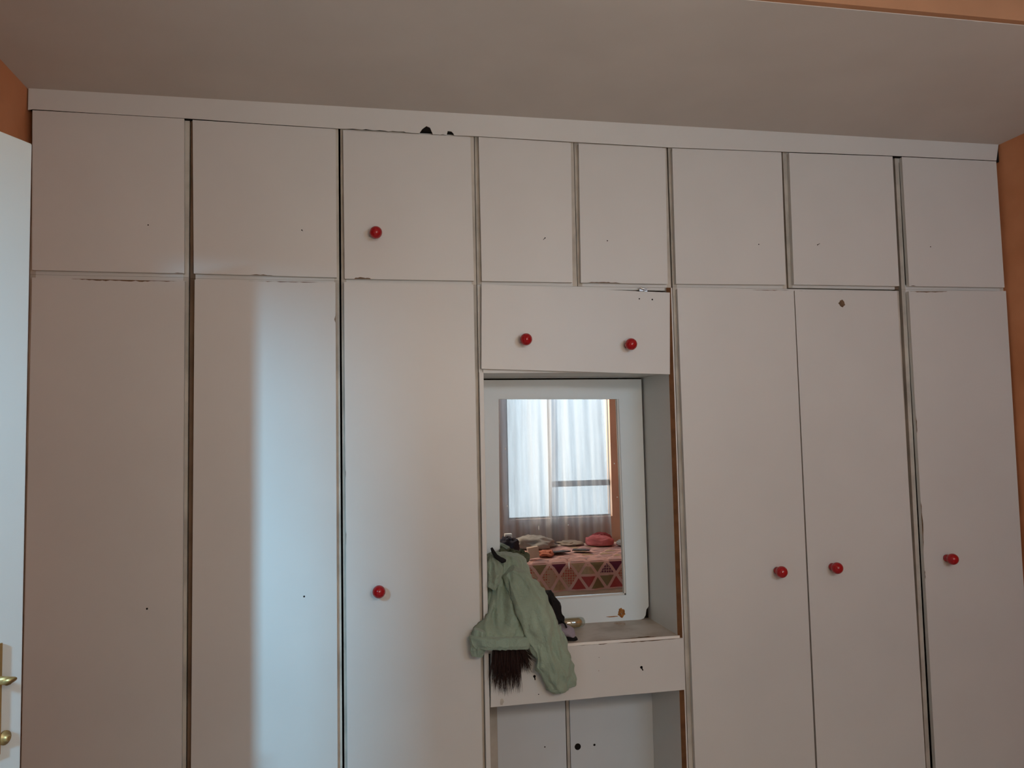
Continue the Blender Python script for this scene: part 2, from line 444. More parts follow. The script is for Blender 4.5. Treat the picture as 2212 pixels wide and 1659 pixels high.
def hole(parent, px, py, r=.0028, y=0.0, tail=None, name='screw_hole', m='dark'):
    c = at(px, py, y); b = B()
    lathe(b, (c.x, y, c.z), (0, -1, 0), [(-.0004, r), (.0003, r)], 14)
    if tail:
        t = at(px + tail[0], py + tail[1], y)
        d = (Vector((t.x, 0, t.z)) - Vector((c.x, 0, c.z))); n = Vector((-d.z, 0, d.x)).normalized() * r * .5
        e = Vector((c.x, 0, c.z))
        prism(b, [(p.x, p.z) for p in (e - n, e + n, e + d + n * .8, e + d - n * .8)], y - .0003, y + .0004)
    return obj(name, b, M[m], parent)

def patch(parent, px, py, rx, ry, name, m, y=0.0, n=14, jag=.25):
    c = at(px, py, y); k = (at(px + 1, py, y) - c).length; b = B()
    pts = []
    for i in range(n):
        a = 2 * math.pi * i / n; s = 1 + random.uniform(-jag, jag)
        pts.append((c.x + math.cos(a) * rx * k * s, c.z + math.sin(a) * ry * k * s))
    prism(b, pts, y - .0004, y + .0004)
    return obj(name, b, M[m], parent)

# ---- overhead cupboards
UP = [
 # seam left, seam right, TL, TR, BR, BL pixels, chips, label
 (None, 1, (70, 238), (398, 256.5), (398, 590.6), (69, 583), [('B', .0, .07, .004, 5)],
  'leftmost overhead cupboard door of the wardrobe, knob missing, above the open bedroom door'),
 (1, 2, (416, 259), (725, 279), (727.5, 599.5), (418.5, 590.6), [('B', .45, .62, .0040, 7)],
  'second overhead cupboard from the left, wide, with only a screw hole in its door'),
 (2, 3, (741, 281), (1016, 296), (1024, 606.5), (744.5, 602), [('B', .80, .93, .0095, 9), ('T', .1, .2, .002, 5)],
  'overhead cupboard with a red knob, the only overhead door that still has one'),
 (3, 4, (1034, 296), (1233, 308.5), (1237, 610), (1041, 607), [],
  'narrow overhead cupboard directly right of the one with the red knob'),
 (4, 5, (1250, 310), (1437, 320), (1442.5, 613.5), (1255, 610.5), [('B', .55, .93, .0050, 14)],
  'narrow overhead cupboard above the right red knob of the crooked flap'),
 (5, 6, (1452, 320.5), (1688, 329), (1697.5, 615), (1460.5, 613), [],
  'overhead cupboard over the pair of tall doors, left one of the two'),
 (6, 7, (1704.5, 330), (1928, 338), (1942.5, 618), (1715, 614.5), [],
  'overhead cupboard over the tall door that has a brown chip near its top'),
 (7, None, (1948, 339), (2152, 348.5), (2170, 621), (1964, 618), [('B', .93, .99, .003, 4)],
  'rightmost overhead cupboard beside the orange right wall'),
]
UK = {2: (811.9, 502)}
UH = {0: [(320, 486, None)], 1: [(652, 497, (2, 2))], 3: [(1177.5, 514, (-4, 4))], 4: [(1312, 520, None)], 5: [(1639, 528, None)],
      6: [(1766, 529, (5, -3))], 7: [(2010, 533, None)]}
GU = 'overhead cupboards along the top of the wardrobe'
XE0, XE1 = -1.010, 2.6085
zl = {}
for i, (sl, sr, TL, TR, BR, BL, chips, lab) in enumerate(UP):
    x0 = SEAM[sl][1] if sl else XE0; x1 = SEAM[sr][0] if sr else XE1
    q = [zx(at(*p)) for p in (TL, TR, BR, BL)]
    zb_ = min(q[2][1], q[3][1]) - .0085
    t = thing('overhead_cupboard', lab, 'cupboard', ((x0 + x1) / 2, .3, ZU0), GU)
    zbot = (q[2][1] + q[3][1]) / 2 - .010
    zl[i] = zbot
    carcass(t, x0, x1, zbot, 2.4836, 1 if sl == 1 else 0, 1 if sr == 7 else 0)
    d = door(t, q, chips)
    if i in UK: knob(d, *UK[i])
    for h in UH.get(i, ()): hole(d, h[0], h[1], .0022, 0, h[2])

# ---- tall wardrobes
ZF = .07
LO = [
 (None, 1, [((69, 599.5), (399, 607), -.538, -1.003, [('T', .24, .97, .0072, 34)])],
  'leftmost tall wardrobe, in the shadow of the open bedroom door, knob missing', [], [(317.5, 1315, None)]),
 (1, 2, [((420.5, 604), (724.5, 609.6), -.0545, -.5105, [('T', .35, .96, .0035, 22), ('R', .060, .075, .004, 4)])],
  'second tall wardrobe from the left, half of its door in bluish daylight', [], [(657, 1288.5, None)]),
 (2, 3, [((743, 609), (1022.5, 614.5), .4275, -.0230, [('L', .52, .55, .0025, 4), ('L', .64, .66, .002, 3)])],
  'tall wardrobe with one red knob, left of the dressing table niche', [[(818.5, 1278.5)]], []),
 (5, 7, [((1463, 624), (1714.5, 626.5), 1.6655, 1.1950, [('T', .62, .98, .0035, 12)]),
         ((1716.5, 627.7), (1937.5, 628.3), 2.1235, 1.6735, [('T', .02, .14, .002, 5), ('T', .4, .5, .0014, 4)])],
  'double door tall wardrobe with two red knobs side by side, right of the mirror niche', [[(1688.7, 1235.7)], [(1808.6, 1227.3)]], []),
 (7, None, [((1963, 629), (2173, 628.5), 2.602, 2.1660, [('T', .0, .40, .0065, 18), ('L', .40, .42, .004, 4), ('L', .455, .56, .0065, 9), ('L', .70, .74, .0045, 5)])],
  'rightmost tall wardrobe with one red knob and a chipped left door edge', [[(2058, 1208)]], []),
]
GL = 'tall wardrobes under the overhead cupboards'
for i, (sl, sr, doors, lab, kn, hs) in enumerate(LO):
    x0 = SEAM[sl][1] if sl else XE0; x1 = SEAM[sr][0] if sr else XE1
    t = thing('tall_wardrobe', lab, 'wardrobe', ((x0 + x1) / 2, .3, 0), GL)
    k = (0, 1, 2, 5, 7)[i]
    carcass(t, x0, x1, .05, zl[k] - .0006, 1 if sl == 1 else 0, 0)
    bb = B(); box(bb, x0 + .01, x1 - .01, .05, .07, 0, .05); obj('plinth', bb, M['edge'], t)
    for j, (tl, tr, xr_, xl_, chips) in enumerate(doors):
        q = [zx(at(*tl)), zx(at(*tr)), (xr_, ZF), (xl_, ZF)]
        d = door(t, q, chips)
        if j < len(kn):
            for p in kn[j]: knob(d, *p)
        for h in hs: hole(d, h[0], h[1], .0032, 0, h[2])
        if i == 3 and j == 1: patch(d, 1818.5, 655, 6.5, 7, 'paint_chip', 'chip')

# ---- fascia above the doors
top = [(-1.018, ZS)] + [(x, ZS) for x in (0, 1, 2)] + [(2.6085, ZS)]
bot = []
for p in ((2152, 347), (1938, 337), (1780, 331), (1696, 328), (1444, 318.5), (1243, 307), (1030, 294.5)): bot.append(zx(at(*p)))
# broken patches above the third door
bite = [(1012, 293.5), (981, 293), (980, 289), (975, 284), (967, 283), (965, 292), (960, 291.5), (956, 290), (951, 291.5), (935, 290.5), (932, 283), (929, 276),
        (921, 272.5), (912, 279), (906, 288), (890, 287.5), (876, 286), (873, 284.2), (860, 284.5), (848, 283), (838, 284.5), (832, 282.5), (820, 281.2),
        (808, 282), (790, 279), (782, 280.5), (762, 278), (744, 278.5)]
bot += [zx(at(*p)) for p in bite]
for p in ((733, 278), (560, 267), (407, 256), (230, 246), (70, 236)): bot.append(zx(at(*p)))
bot.append((-1.018, 2.484))
b = B(); prism(b, list(top) + bot, -.001, .0016, 0)
f = obj('fascia_board', b, [M['white']])
tag(f, 'long white fascia board between the overhead doors and the ceiling, broken above the third door', 'fascia')
b = B(); box(b, XE0, XE1, .0022, .018, 2.484, ZS - .001)
obj('board_core', b, M['dark'], f)

# ---- dressing table unit (the niche)
NX0, NX1 = SEAM[3][1], SEAM[5][0]
NI0, NI1 = .4545, 1.1465
t = thing('dressing_table_unit', 'white dressing table niche with mirror, crooked flap, counter and drawer amid the wardrobes', 'dressing table',
          ((NX0 + NX1) / 2, .3, 0))
ztop = min(zl[3], zl[4]) - .0006
zfl = at(1240, 802).z                      # underside of the flap
ZN = zfl - .004
b = B()
box(b, NX0 - .001, NI0, .0, DEPTH, .0, zfl - .002, 0)             # left side, front edge flush
box(b, NX0, NI0, DT, DEPTH, zfl - .002, ztop, 0)
obj('side_panel', b, M['white'], t, bevel=.0008)
b = B()
box(b, NI1, NI1 + .0185, .0065, DEPTH, .0, ztop - .001, 0)
for fc in b.faces:
    if fc.normal.y < -.5 or abs(fc.calc_center_median().y - .0065) < 1e-4: fc.material_index = 1
obj('side_panel', b, [M['white'], M['bare']], t)
b = B(); box(b, NI1 + .0185, NX1, .010, .03, .0, ztop - .001); obj('filler_strip', b, M['white'], t)
b = B(); zr = at(1350, 626.5, .018).z
box(b, NX0 + .016, at(1438, 620, .018).x, .018, .034, zr, ztop); obj('top_rail', b, M['white'], t)
b = B(); box(b, NI0, NI1, .20, .21, ZN, ztop); box(b, NI0, NI1, .034, .20, ztop - .003, ztop); obj('flap_box', b, M['bare'], t)
b = B(); box(b, NI0, NI1, .012, YM + .01, ZN, ZN + .016); obj('niche_top', b, M['white'], t)
# crooked flap with two red knobs
yf = -.010
q = [zx(at(*p, yf)) for p in ((1040.5, 613.5), (1447, 632), (1447, 808.5), (1040, 796.5))]
d = door(t, q, [('T', .81, .88, .0025, 5)], y=yf, name='flap_door')
d['label'] = 'crooked white flap with two red knobs'
knob(d, 1136.5, 733, yf); knob(d, 1363.5, 743.5, yf)
hole(d, 1381, 645.5, .0026, yf); hole(d, 1409, 647, .0030, yf)
c = at(1389, 626, .005); b = B()
box(b, c.x - .016, c.x + .002, .000, .010, c.z - .007, c.z + .006); box(b, c.x + .001, c.x + .014, -.004, .004, c.z - .009, c.z + .001)
tube(b, [(c.x - .014, -.003, c.z + .006), (c.x + .01, -.006, c.z - .002)], .0035, 10)
obj('hinge', b, M['steel'], d, bevel=.001)
# mirror board
YBf = .276
def mb(px, py): return zx(at(px, py, YBf))
oq = [(NI0 + .001, ZN - .006), (NI1 - .008, ZN - .006), (NI1 - .006, .673), (NI0 + .001, .673)]
iq = [mb(1077, 862), mb(1336.5, 862), mb(1353, 1285.5), mb(1081, 1303)]
b = B()
# outline with the broken corner at lower right
def quad_prism(b, p, y0, y1): prism(b, p, y0, y1)
TLo, TRo, BRo, BLo = oq; TLi, TRi, BRi, BLi = iq
quad_prism(b, [TLo, TRo, TRi, TLi], YBf, YBf + .012)
quad_prism(b, [TLo, TLi, BLi, BLo], YBf, YBf + .012)
brk = [(BRo[0], .673 + .052), (BRo[0] - .010, .673 + .040), (BRo[0] - .014, .673 + .018), (BRo[0] - .022, .673 + .006), (BRo[0] - .034, .673 + .003), (BRo[0] - .036, .673)]
quad_prism(b, [TRi, TRo] + brk[:1] + [BRi], YBf, YBf + .012)
quad_prism(b, [BRi] + brk + [BLo, BLi], YBf, YBf + .012)
board = obj('mirror_board', b, M['coolwhite'], t)
b = B(); box(b, NI0 + .001, NI1 - .001, .30, .306, .673, ZN - .001); obj('back_panel', b, M['dark'], t)
b = B(); box(b, TLi[0] - .01, TRi[0] + .03, YM, YM + .004, BRi[1] - .03, TLi[1] + .01)
mir = obj('mirror', b, M['mirror'], t)
# glazing bead
b = B(); w = .0075
for p0, p1 in ((TRi, BRi), (BRi, BLi)):
    p0 = Vector(p0); p1 = Vector(p1); d_ = (p1 - p0).normalized(); n = Vector((-d_.y, d_.x))
    cen = (Vector(TLi) + Vector(BRi)) / 2
    if (cen - p0).dot(n) < 0: n = -n
    q_ = [p0, p1, p1 + n * w, p0 + n * w]
    prism(b, [(v.x, v.y) for v in q_], YBf + .003, YM - .0003)
obj('glazing_bead', b, M['white'], board, bevel=.001)
patch(board, 1342.5, 1324, 8, 9, 'rust_stain', 'rust', YBf, 20, .16)
patch(board, 1322, 1332, 13, 1.0, 'rust_streak', 'rust', YBf, 10)
b = B(); c = at(1342, 1325.5, YBf); lathe(b, (c.x, YBf, c.z), (0, -1, 0), [(0, .0022), (.002, .0024), (.003, .0015)], 14); obj('screw', b, M['steel'], board)
# dried paint specks on the glass
for (px, py, h) in ((1163.8, 1140, 5), (1229, 1221, 8), (1227.5, 1134, 1.2), (1327, 1001.5, 1.4), (1338, 994, 1.2), (1333, 1074, 1.2), (1096, 1093, 2), (1092, 969, 3)):
    c = at(px, py, YM); k = (at(px + 1, py, YM) - c).length; b = B()
    prism(b, [(c.x + math.cos(a) * 1.1 * k, c.z + math.sin(a) * h * k) for a in [2 * math.pi * i / 10 for i in range(10)]], YM - .0008, YM - .0001)
    obj('paint_speck', b, M['white'], mir)
# counter
ZK = .6755
b = B()
box(b, NI0 - .0, NI1, .0005, .299, ZK - .016, ZK, 1)
box(b, NI0 - .002, NI1 + .004, -.0045, .0004, ZK - .0085, ZK + .0003, 0)
M['lip'] = mat('clean_white_lip', (0.82, 0.80, 0.75), 0.4, 0.5)
counter = obj('counter', b, [M['lip'], M['worn']], t)
# worn brown strip where the counter facing broke off
b = B(); pts = []
N = 26
xa, xb = at(1288, 1376, 0).x, at(1418, 1366, 0).x
for i in range(N + 1):
    s = i / N; pts.append((xa + (xb - xa) * s, .0012))
for i in range(N, -1, -1):
    s = i / N; pts.append((xa + (xb - xa) * s, .0012 + (.004 + .022 * s ** 2 * (1 - max(0, (s - .85) / .15))) * random.uniform(.5, 1)))
va = [b.verts.new((x, y, ZK + .0004)) for x, y in pts]; vb = [b.verts.new((x, y, ZK - .001)) for x, y in pts]
b.faces.new(va); b.faces.new(vb)
for i in range(len(pts)): b.faces.new((va[i], va[(i + 1) % len(pts)], vb[(i + 1) % len(pts)], vb[i]))
obj('worn_edge', b, M['chip'], counter)
# rust mark on the counter in front of the screw
b = B(); va = []
c0 = at(1342, 1342, .22)
for i in range(16):
    a = 2 * math.pi * i / 16; va.append((c0.x + math.cos(a) * .022 * random.uniform(.7, 1.2), .235 + math.sin(a) * .03 * random.uniform(.7, 1.2)))
v1 = [b.verts.new((x, y, ZK + .0003)) for x, y in va]; v2 = [b.verts.new((x, y, ZK - .001)) for x, y in va]
b.faces.new(v1); b.faces.new(v2)
for i in range(16): b.faces.new((v1[i], v1[(i + 1) % 16], v2[(i + 1) % 16], v2[i]))
M['stain'] = mat('brown_stain', (0.34, 0.24, 0.16), 0.6, 0.3, col2=(0.45, 0.38, 0.32), scale=50)
obj('rust_mark', b, M['stain'], counter)
# drawer
yd = -.004
dq = [zx(at(1060, 1407, yd)), zx(at(1475, 1378.5, yd)), zx(at(1478.5, 1490, yd)), zx(at(1060, 1528, yd))]
dr = door(t, dq, [('T', .545, .60, .0075, 5), ('T', .42, .545, .0022, 8), ('T', .64, .97, .0038, 22), ('B', .2, .5, .0012, 9)], y=yd, name='drawer')
b = B(); zt_, zb2 = dq[0][1] - .02, dq[2][1] + .01
for (a0, a1, c0_, c1_) in ((NI0 + .014, NI0 + .026, .016, .27), (NI1 - .026, NI1 - .014, .016, .27), (NI0 + .026, NI1 - .026, .258, .27)):
    box(b, a0, a1, c0_, c1_, zb2, zt_)
box(b, NI0 + .014, NI1 - .014, .016, .27, zb2 - .005, zb2)
obj('drawer_box', b, M['white'], dr)
hole(dr, 1385.5, 1441.5, .0048, yd, (3.5, 7), 'keyhole'); hole(dr, 1154.5, 1461, .0048, yd, (1.5, 8), 'keyhole')
hole(dr, 1163.5, 1500, .0018, yd); hole(dr, 1294, 1420, .0012, yd); hole(dr, 1293.5, 1449, .0016, yd, m='stain')
patch(dr, 1084, 1516.5, 4.5, 6.5, 'paint_chip', 'edge', yd)
# cupboard doors under the drawer, at the back of the knee hole
yk = .286
b = B(); box(b, NI0 + .001, NI1 - .001, yk + .02, yk + .036, .02, ZK - .02); obj('knee_hole_back', b, M['brown_edge'], t)
b = B(); xs = at(1075, 1600, yk).x
box(b, NI0 + .0005, xs - .001, yk - .004, yk + .02, .02, ZK - .02); obj('stile', b, M['edge'], t)
xA, xB_, xC, xD = xs, at(1222.5, 1590, yk).x, at(1231.5, 1590, yk).x, at(1411, 1590, yk).x
d1 = door(t, [(xA, ZK - .03), (xB_, ZK - .03), (xB_, .04), (xA, .04)], y=yk, m='knee', name='lower_door')
b = B(); box(b, xB_ + .005, xC - .0, yk + .005, yk + .02, .03, ZK - .03); obj('stile', b, M['edge'], t)
d2 = door(t, [(xC + .001, ZK - .03), (xD, ZK - .03), (xD, .04), (xC + .001, .04)], y=yk, m='knee', name='lower_door')
hole(d1, 1177, 1613.5, .0026, yk); hole(d2, 1248, 1613, .0125, yk, name='lock_hole'); hole(d2, 1284, 1609, .0045, yk)

# ------------------------------------------------------------------ things lying in the niche
CR = .011
def crease(v, seed, amp=.006):
    """soft ridged folds of hanging cloth, mostly running down"""
    p = Vector((v.x * 16 + seed, v.y * 14, v.z * 5 + seed)); q = noise.noise(p * .6) * 1.6
    p2 = p + Vector((q, q, q))
    rdg = 1 - abs(noise.noise(p2)) * 2.6
    r2 = 1 - abs(noise.noise(p2 * 2.3 + Vector((3, 1, 7)))) * 2.6
    return amp * (max(-1, rdg) + .4 * max(-1, r2))
def clampx(v, lim=.4575):
    if v.y > -.002 and v.x < lim: v = Vector((lim, v.y, v.z))
    if v.z < ZK + .004 and v.y > -.008: v = Vector((v.x, -.008, v.z))
    return v

def loft(bm, secs, seg=110, rip=.05, freq=7, seed=0, mi=0, power=2.4, clamp=True):
    """secs = (py, pxL, pxR, yfront, yback); horizontal closed sections with cloth folds"""
    dense = []
    for i in range(len(secs) - 1):
        for s in range(9):
            u = s / 9; dense.append([a * (1 - u) + c * u for a, c in zip(secs[i], secs[i + 1])])
    dense.append(list(secs[-1]))
    rings = []
    for j, (py, l, r, yf_, yb_) in enumerate(dense):
        L = at(l, py, yf_); R_ = at(r, py, yf_)
        cx, cy = (L.x + R_.x) / 2, (yf_ + yb_) / 2; rx, ry = (R_.x - L.x) / 2, (yb_ - yf_) / 2
        ring = []
        for k in range(seg):
            a = 2 * math.pi * k / seg
            ca, sa = math.cos(a), math.sin(a)
            ex = math.copysign(abs(ca) ** (2 / power), ca); ey = math.copysign(abs(sa) ** (2 / power), sa)
            nz = noise.noise(Vector((math.cos(a) * 1.7 + seed, math.sin(a) * 1.7, j * .035 + seed * 3)))
            fold = math.sin(freq * a + 3.0 * nz * 2 + j * .05) * rip
            n2 = noise.noise(Vector((ca * 4 + seed, sa * 4, j * .12))) * .06
            f_ = 1 + fold + n2
            z = L.z + (R_.z - L.z) * (ex * .5 + .5) + .004 * nz
            v = Vector((cx + rx * ex * (1 + n2 * .5), cy + ry * ey * f_ + (.006 * fold / max(rip, .01)) * (1 if sa < 0 else 0), z))
            cr = crease(v, seed, CR)
            dv_ = Vector((v.x - cx, v.y - cy, 0)); dv_ = dv_.normalized() if dv_.length > 1e-6 else dv_
            v = v + Vector((dv_.x * cr * .3, dv_.y * cr, 0))
            if clamp: v = clampx(v)
            ring.append(bm.verts.new(v))
        rings.append(ring)
    for i in range(len(rings) - 1):
        for k in range(seg):
            f = bm.faces.new((rings[i][k], rings[i][(k + 1) % seg], rings[i + 1][(k + 1) % seg], rings[i + 1][k])); f.smooth = True; f.material_index = mi
    bm.faces.new(rings[0]); bm.faces.new(rings[-1])

def cloth_tube(bm, pts, seg=64, rip=.10, freq=6, seed=0):
    """pts = (px, py, y, half width px, half depth m)"""
    dense = []
    for i in range(len(pts) - 1):
        for s in range(12):
            u = s / 12; dense.append([a * (1 - u) + c * u for a, c in zip(pts[i], pts[i + 1])])
    dense.append(list(pts[-1]))
    P = [at(p[0], p[1], p[2]) for p in dense]
    rings = []
    for j, p in enumerate(dense):
        tdir = (P[min(j + 1, len(P) - 1)] - P[max(j - 1, 0)]).normalized()
        side = tdir.cross(Vector((0, 1, 0))).normalized()
        k = (at(p[0] + 1, p[1], p[2]) - P[j]).length
        rx = p[3] * k; ry = p[4]
        ring = []
        for q in range(seg):
            a = 2 * math.pi * q / seg
            nz = noise.noise(Vector((math.cos(a) * 2 + seed, math.sin(a) * 2, j * .06)))
            f_ = 1 + rip * math.sin(freq * a + nz * 4 + j * .06)
            v = P[j] + side * rx * math.cos(a) * (1 + .05 * nz) + Vector((0, 1, 0)) * ry * math.sin(a) * f_
            cr = crease(v, seed, CR)
            v = v + (v - P[j]).normalized() * cr if (v - P[j]).length > 1e-6 else v
            if v.z < ZK + .01 and v.y > -.010: v.y = -.010
            v = clampx(v)
            ring.append(bm.verts.new(v))
        rings.append(ring)
    for i in range(len(rings) - 1):
        for q in range(seg):
            f = bm.faces.new((rings[i][q], rings[i][(q + 1) % seg], rings[i + 1][(q + 1) % seg], rings[i + 1][q])); f.smooth = True
    bm.faces.new(rings[0]); bm.faces.new(rings[-1])

g = at(1100, 1300, .05)
sw = thing('sweatshirt', 'crumpled sage green sweatshirt heaped on the counter and hanging over the drawer', 'sweatshirt', (g.x, .03, ZK))
b = B()
loft(b, [(1197, 1070, 1100, .10, .15), (1202, 1060, 1128, .07, .19), (1210, 1056, 1142, .05, .22), (1235, 1054, 1152, .03, .24), (1262, 1053, 1163, .01, .25), (1289, 1050, 1176, -.01, .25),
         (1315, 1042, 1180, -.03, .24), (1340, 1034, 1178, -.045, .22), (1362, 1028, 1170, -.06, .14), (1380, 1023, 1156, -.07, .0), (1392, 1022, 1150, -.072, -.01), (1397, 1024, 1148, -.066, -.014)],
     rip=.16, freq=9, seed=2)
obj('torso', b, M['sage'], sw)
b = B()
loft(b, [(1378, 1021, 1151, -.086, -.012), (1382, 1020, 1152, -.093, -.012), (1396, 1022, 1151, -.092, -.012), (1403, 1026, 1148, -.084, -.014)], rip=.12, freq=9, seed=2)
obj('waistband', b, M['sage2'], sw)
b = B()
cloth_tube(b, [(1098, 1232, .02, 14, .03), (1118, 1256, -.012, 24, .035), (1142, 1292, -.045, 30, .034), (1164, 1335, -.070, 33, .032), (1180, 1380, -.060, 36, .028), (1192, 1425, -.050, 34, .026),
               (1203, 1458, -.045, 29, .024), (1211, 1480, -.042, 22, .021), (1214, 1492, -.040, 12, .014)], rip=.20, freq=5, seed=5)
obj('sleeve', b, M['sage'], sw)
b = B()
cloth_tube(b, [(1196, 1355, -.030, 8, .014), (1208, 1392, -.030, 12, .016), (1219, 1432, -.030, 11, .016), (1227, 1462, -.030, 10, .015), (1229, 1482, -.030, 8, .013)], rip=.2, freq=4, seed=9)
obj('sleeve', b, M['sage2'], sw)
b = B()
cloth_tube(b, [(1038, 1360, -.045, 10, .018), (1032, 1385, -.05, 11, .02), (1033, 1404, -.045, 12, .016), (1031, 1418, -.04, 7, .010)], rip=.2, freq=4, seed=4)
obj('cuff', b, M['sage2'], sw)
b = B()   # hood bunched at the niche side
cloth_tube(b, [(1063, 1196, .09, 6, .03), (1066, 1212, .06, 11, .045), (1068, 1236, .03, 14, .05), (1070, 1256, .01, 12, .04), (1064, 1272, .0, 7, .025)], rip=.25, freq=4, seed=12)
obj('hood', b, M['sage'], sw)
# olive band of cloth behind the sweatshirt
b = B()
cloth_tube(b, [(1078, 1197, .24, 5, .015), (1096, 1200, .245, 6, .018), (1118, 1201, .245, 6, .018), (1142, 1205, .245, 4, .014)], rip=.2, freq=3, seed=3)
tag(obj('scarf', b, M['olive']), 'dark olive cloth lying behind the top of the green sweatshirt', 'cloth')
# black strap
b = B()
tube(b, [at(1062, 1184, .05), at(1066, 1193, .04), at(1071, 1201, .03), at(1079, 1207, .02), at(1086, 1211, .015), at(1091, 1211, .02)],
     [.0045, .0068, .0075, .0085, .0095, .006], 12)
tag(obj('strap', b, M['black']), 'short curved black strap lying on top of the green sweatshirt', 'strap')
# black cloth strip right of the sweatshirt
b = B()
cloth_tube(b, [(1180, 1278, .16, 5, .02), (1186, 1295, .14, 9, .03), (1196, 1318, .12, 11, .03), (1206, 1336, .10, 8, .025), (1207, 1348, .09, 6, .02)], rip=.2, freq=3, seed=6)
tag(obj('black_cloth', b, M['black']), 'strip of black cloth between the green sweatshirt and the glass jar', 'cloth')
# lilac and black shoe
sh_ = at(1218, 1360, .055)
t2 = thing('shoe', 'small lilac-grey shoe with a black sole at the front of the counter beside the sweatshirt', 'shoe', (sh_.x, .055, ZK))
b = B()
def shoe(b, cx, cy, z0, L, Wd, Hh, seg=24, n=12, ang=.6):
    rings = []
    ca, sa = math.cos(ang), math.sin(ang)
    for i in range(n + 1):
        u = i / n
        w = Wd * (math.sin(math.pi * min(1, .08 + .92 * u)) ** .45 if u < 1 else 0.1) * (.85 + .3 * u) if u < .97 else Wd * .35
        if i == 0: w = Wd * .35
        h = Hh * (1 - .45 * u) * (1 if 0 < i < n else .5)
        ring = []
        for k in range(seg):
            a = 2 * math.pi * k / seg
            x = (u - .5) * L; y = w * math.cos(a); z = max(0.0, h * .5 + h * .5 * math.sin(a) * 1.0)
            ring.append(b.verts.new((cx + x * ca - y * sa, cy + x * sa + y * ca, z0 + z)))
        rings.append(ring)
    for i in range(n):
        for k in range(seg):
            f = b.faces.new((rings[i][k], rings[i][(k + 1) % seg], rings[i + 1][(k + 1) % seg], rings[i + 1][k])); f.smooth = True
    b.faces.new(rings[0]); b.faces.new(rings[-1])
shoe(b, sh_.x - .005, .075, ZK + .010, .11, .033, .058, ang=-.9)
obj('upper', b, M['lilac'], t2)
b = B(); shoe(b, sh_.x - .003, .073, ZK + .0005, .122, .037, .018, ang=-.9); obj('sole', b, M['black'], t2)
b = B(); tube(b, [at(1203, 1345, .09), at(1207, 1340, .085), at(1213, 1341, .06), at(1220, 1347, .04), at(1224, 1356, .03)], [.003] * 5, 8); obj('shoe_lace', b, M['black'], t2)
# glass jar lying on its side
jc = at(1236, 1335, .20)
t3 = thing('glass_jar', 'small glass jar with gold contents lying on its side on the counter under the mirror', 'jar', (jc.x, .2, ZK))
jr = .0195
o0 = (at(1208, 1337, .20).x, .20, ZK + jr + .002); jl = at(1264, 1333, .20).x - o0[0]
ax = (1, .12, 0)
b = B(); lathe(b, o0, ax, [(0, jr * .8), (.003, jr), (jl * .75, jr), (jl * .9, jr * .93), (jl * .97, jr * .75), (jl, jr * .5)], 32); obj('jar_body', b, M['jar'], t3)
b = B(); lathe(b, (o0[0] + .002, .2, o0[2] - .0008), ax, [(0, jr * .75), (.002, jr * .88), (jl * .76, jr * .88), (jl * .84, jr * .6)], 32); obj('contents', b, M['gold'], t3)
b = B(); lathe(b, (o0[0] - .012, .1985, o0[2]), ax, [(0, jr * 1.0), (.0115, jr * 1.0)], 32); obj('lid', b, M['gold'], t3)
# hair extension hanging below the sweatshirt
b = B(); rnd = random.Random(3)
for i in range(520):
    u = rnd.random()
    px0 = 1067 + 66 * u + rnd.uniform(-2, 2)
    edge = abs(u - .42) / .58
    L = (.42 + .58 * rnd.random() ** 1.3) * (106 - 16 * edge) if u < .8 else rnd.uniform(.2, .7) * 80
    drift = (u - .45) * 12 + rnd.gauss(0, 4) + (9 if u > .85 else 0) * rnd.random() * 2
    y0 = -.018 - .030 * rnd.random(); pts = []
    for s in range(7):
        v = s / 6
        bow = math.sin(v * math.pi) * (u - .4) * 7
        pts.append(at(px0 + bow + drift * v ** 2.2, 1401 + L * v, y0 + .006 * v))
    r0 = rnd.uniform(.0007, .0013)
    tube(b, pts, [r0, r0, r0, r0 * .9, r0 * .7, r0 * .5, r0 * .15], 4, cap=False)
tag(obj('hair_extension', b, M['hair']), 'bundle of dark brown hair hanging over the drawer below the green sweatshirt', 'hair extension')

# ------------------------------------------------------------------ bed and window side of the room (seen in the mirror)
BZ = .50
byf = -2.33; bx0, bx1 = .62, 2.56
bed = thing('bed', 'low bed under the window, cream sheet showing below the triangle quilt, seen in the mirror', 'bed', ((bx0 + bx1) / 2, (byf + YB) / 2, 0))
b = B(); box(b, bx0 + .02, bx1 - .02, YB + .12, byf - .006, .08, .24); obj('bed_base', b, M['sheet'], bed, bevel=.01)
b = B(); box(b, bx0, bx1, YB + .14, byf - .002, .24, BZ - .012); obj('mattress', b, M['sheet'], bed, bevel=.03)
for lx in (bx0 + .08, bx1 - .08):
    for ly in (YB + .18, byf - .09):
        b = B(); box(b, lx - .03, lx + .03, ly - .03, ly + .03, 0, .08); obj('leg', b, M['bare'], bed)
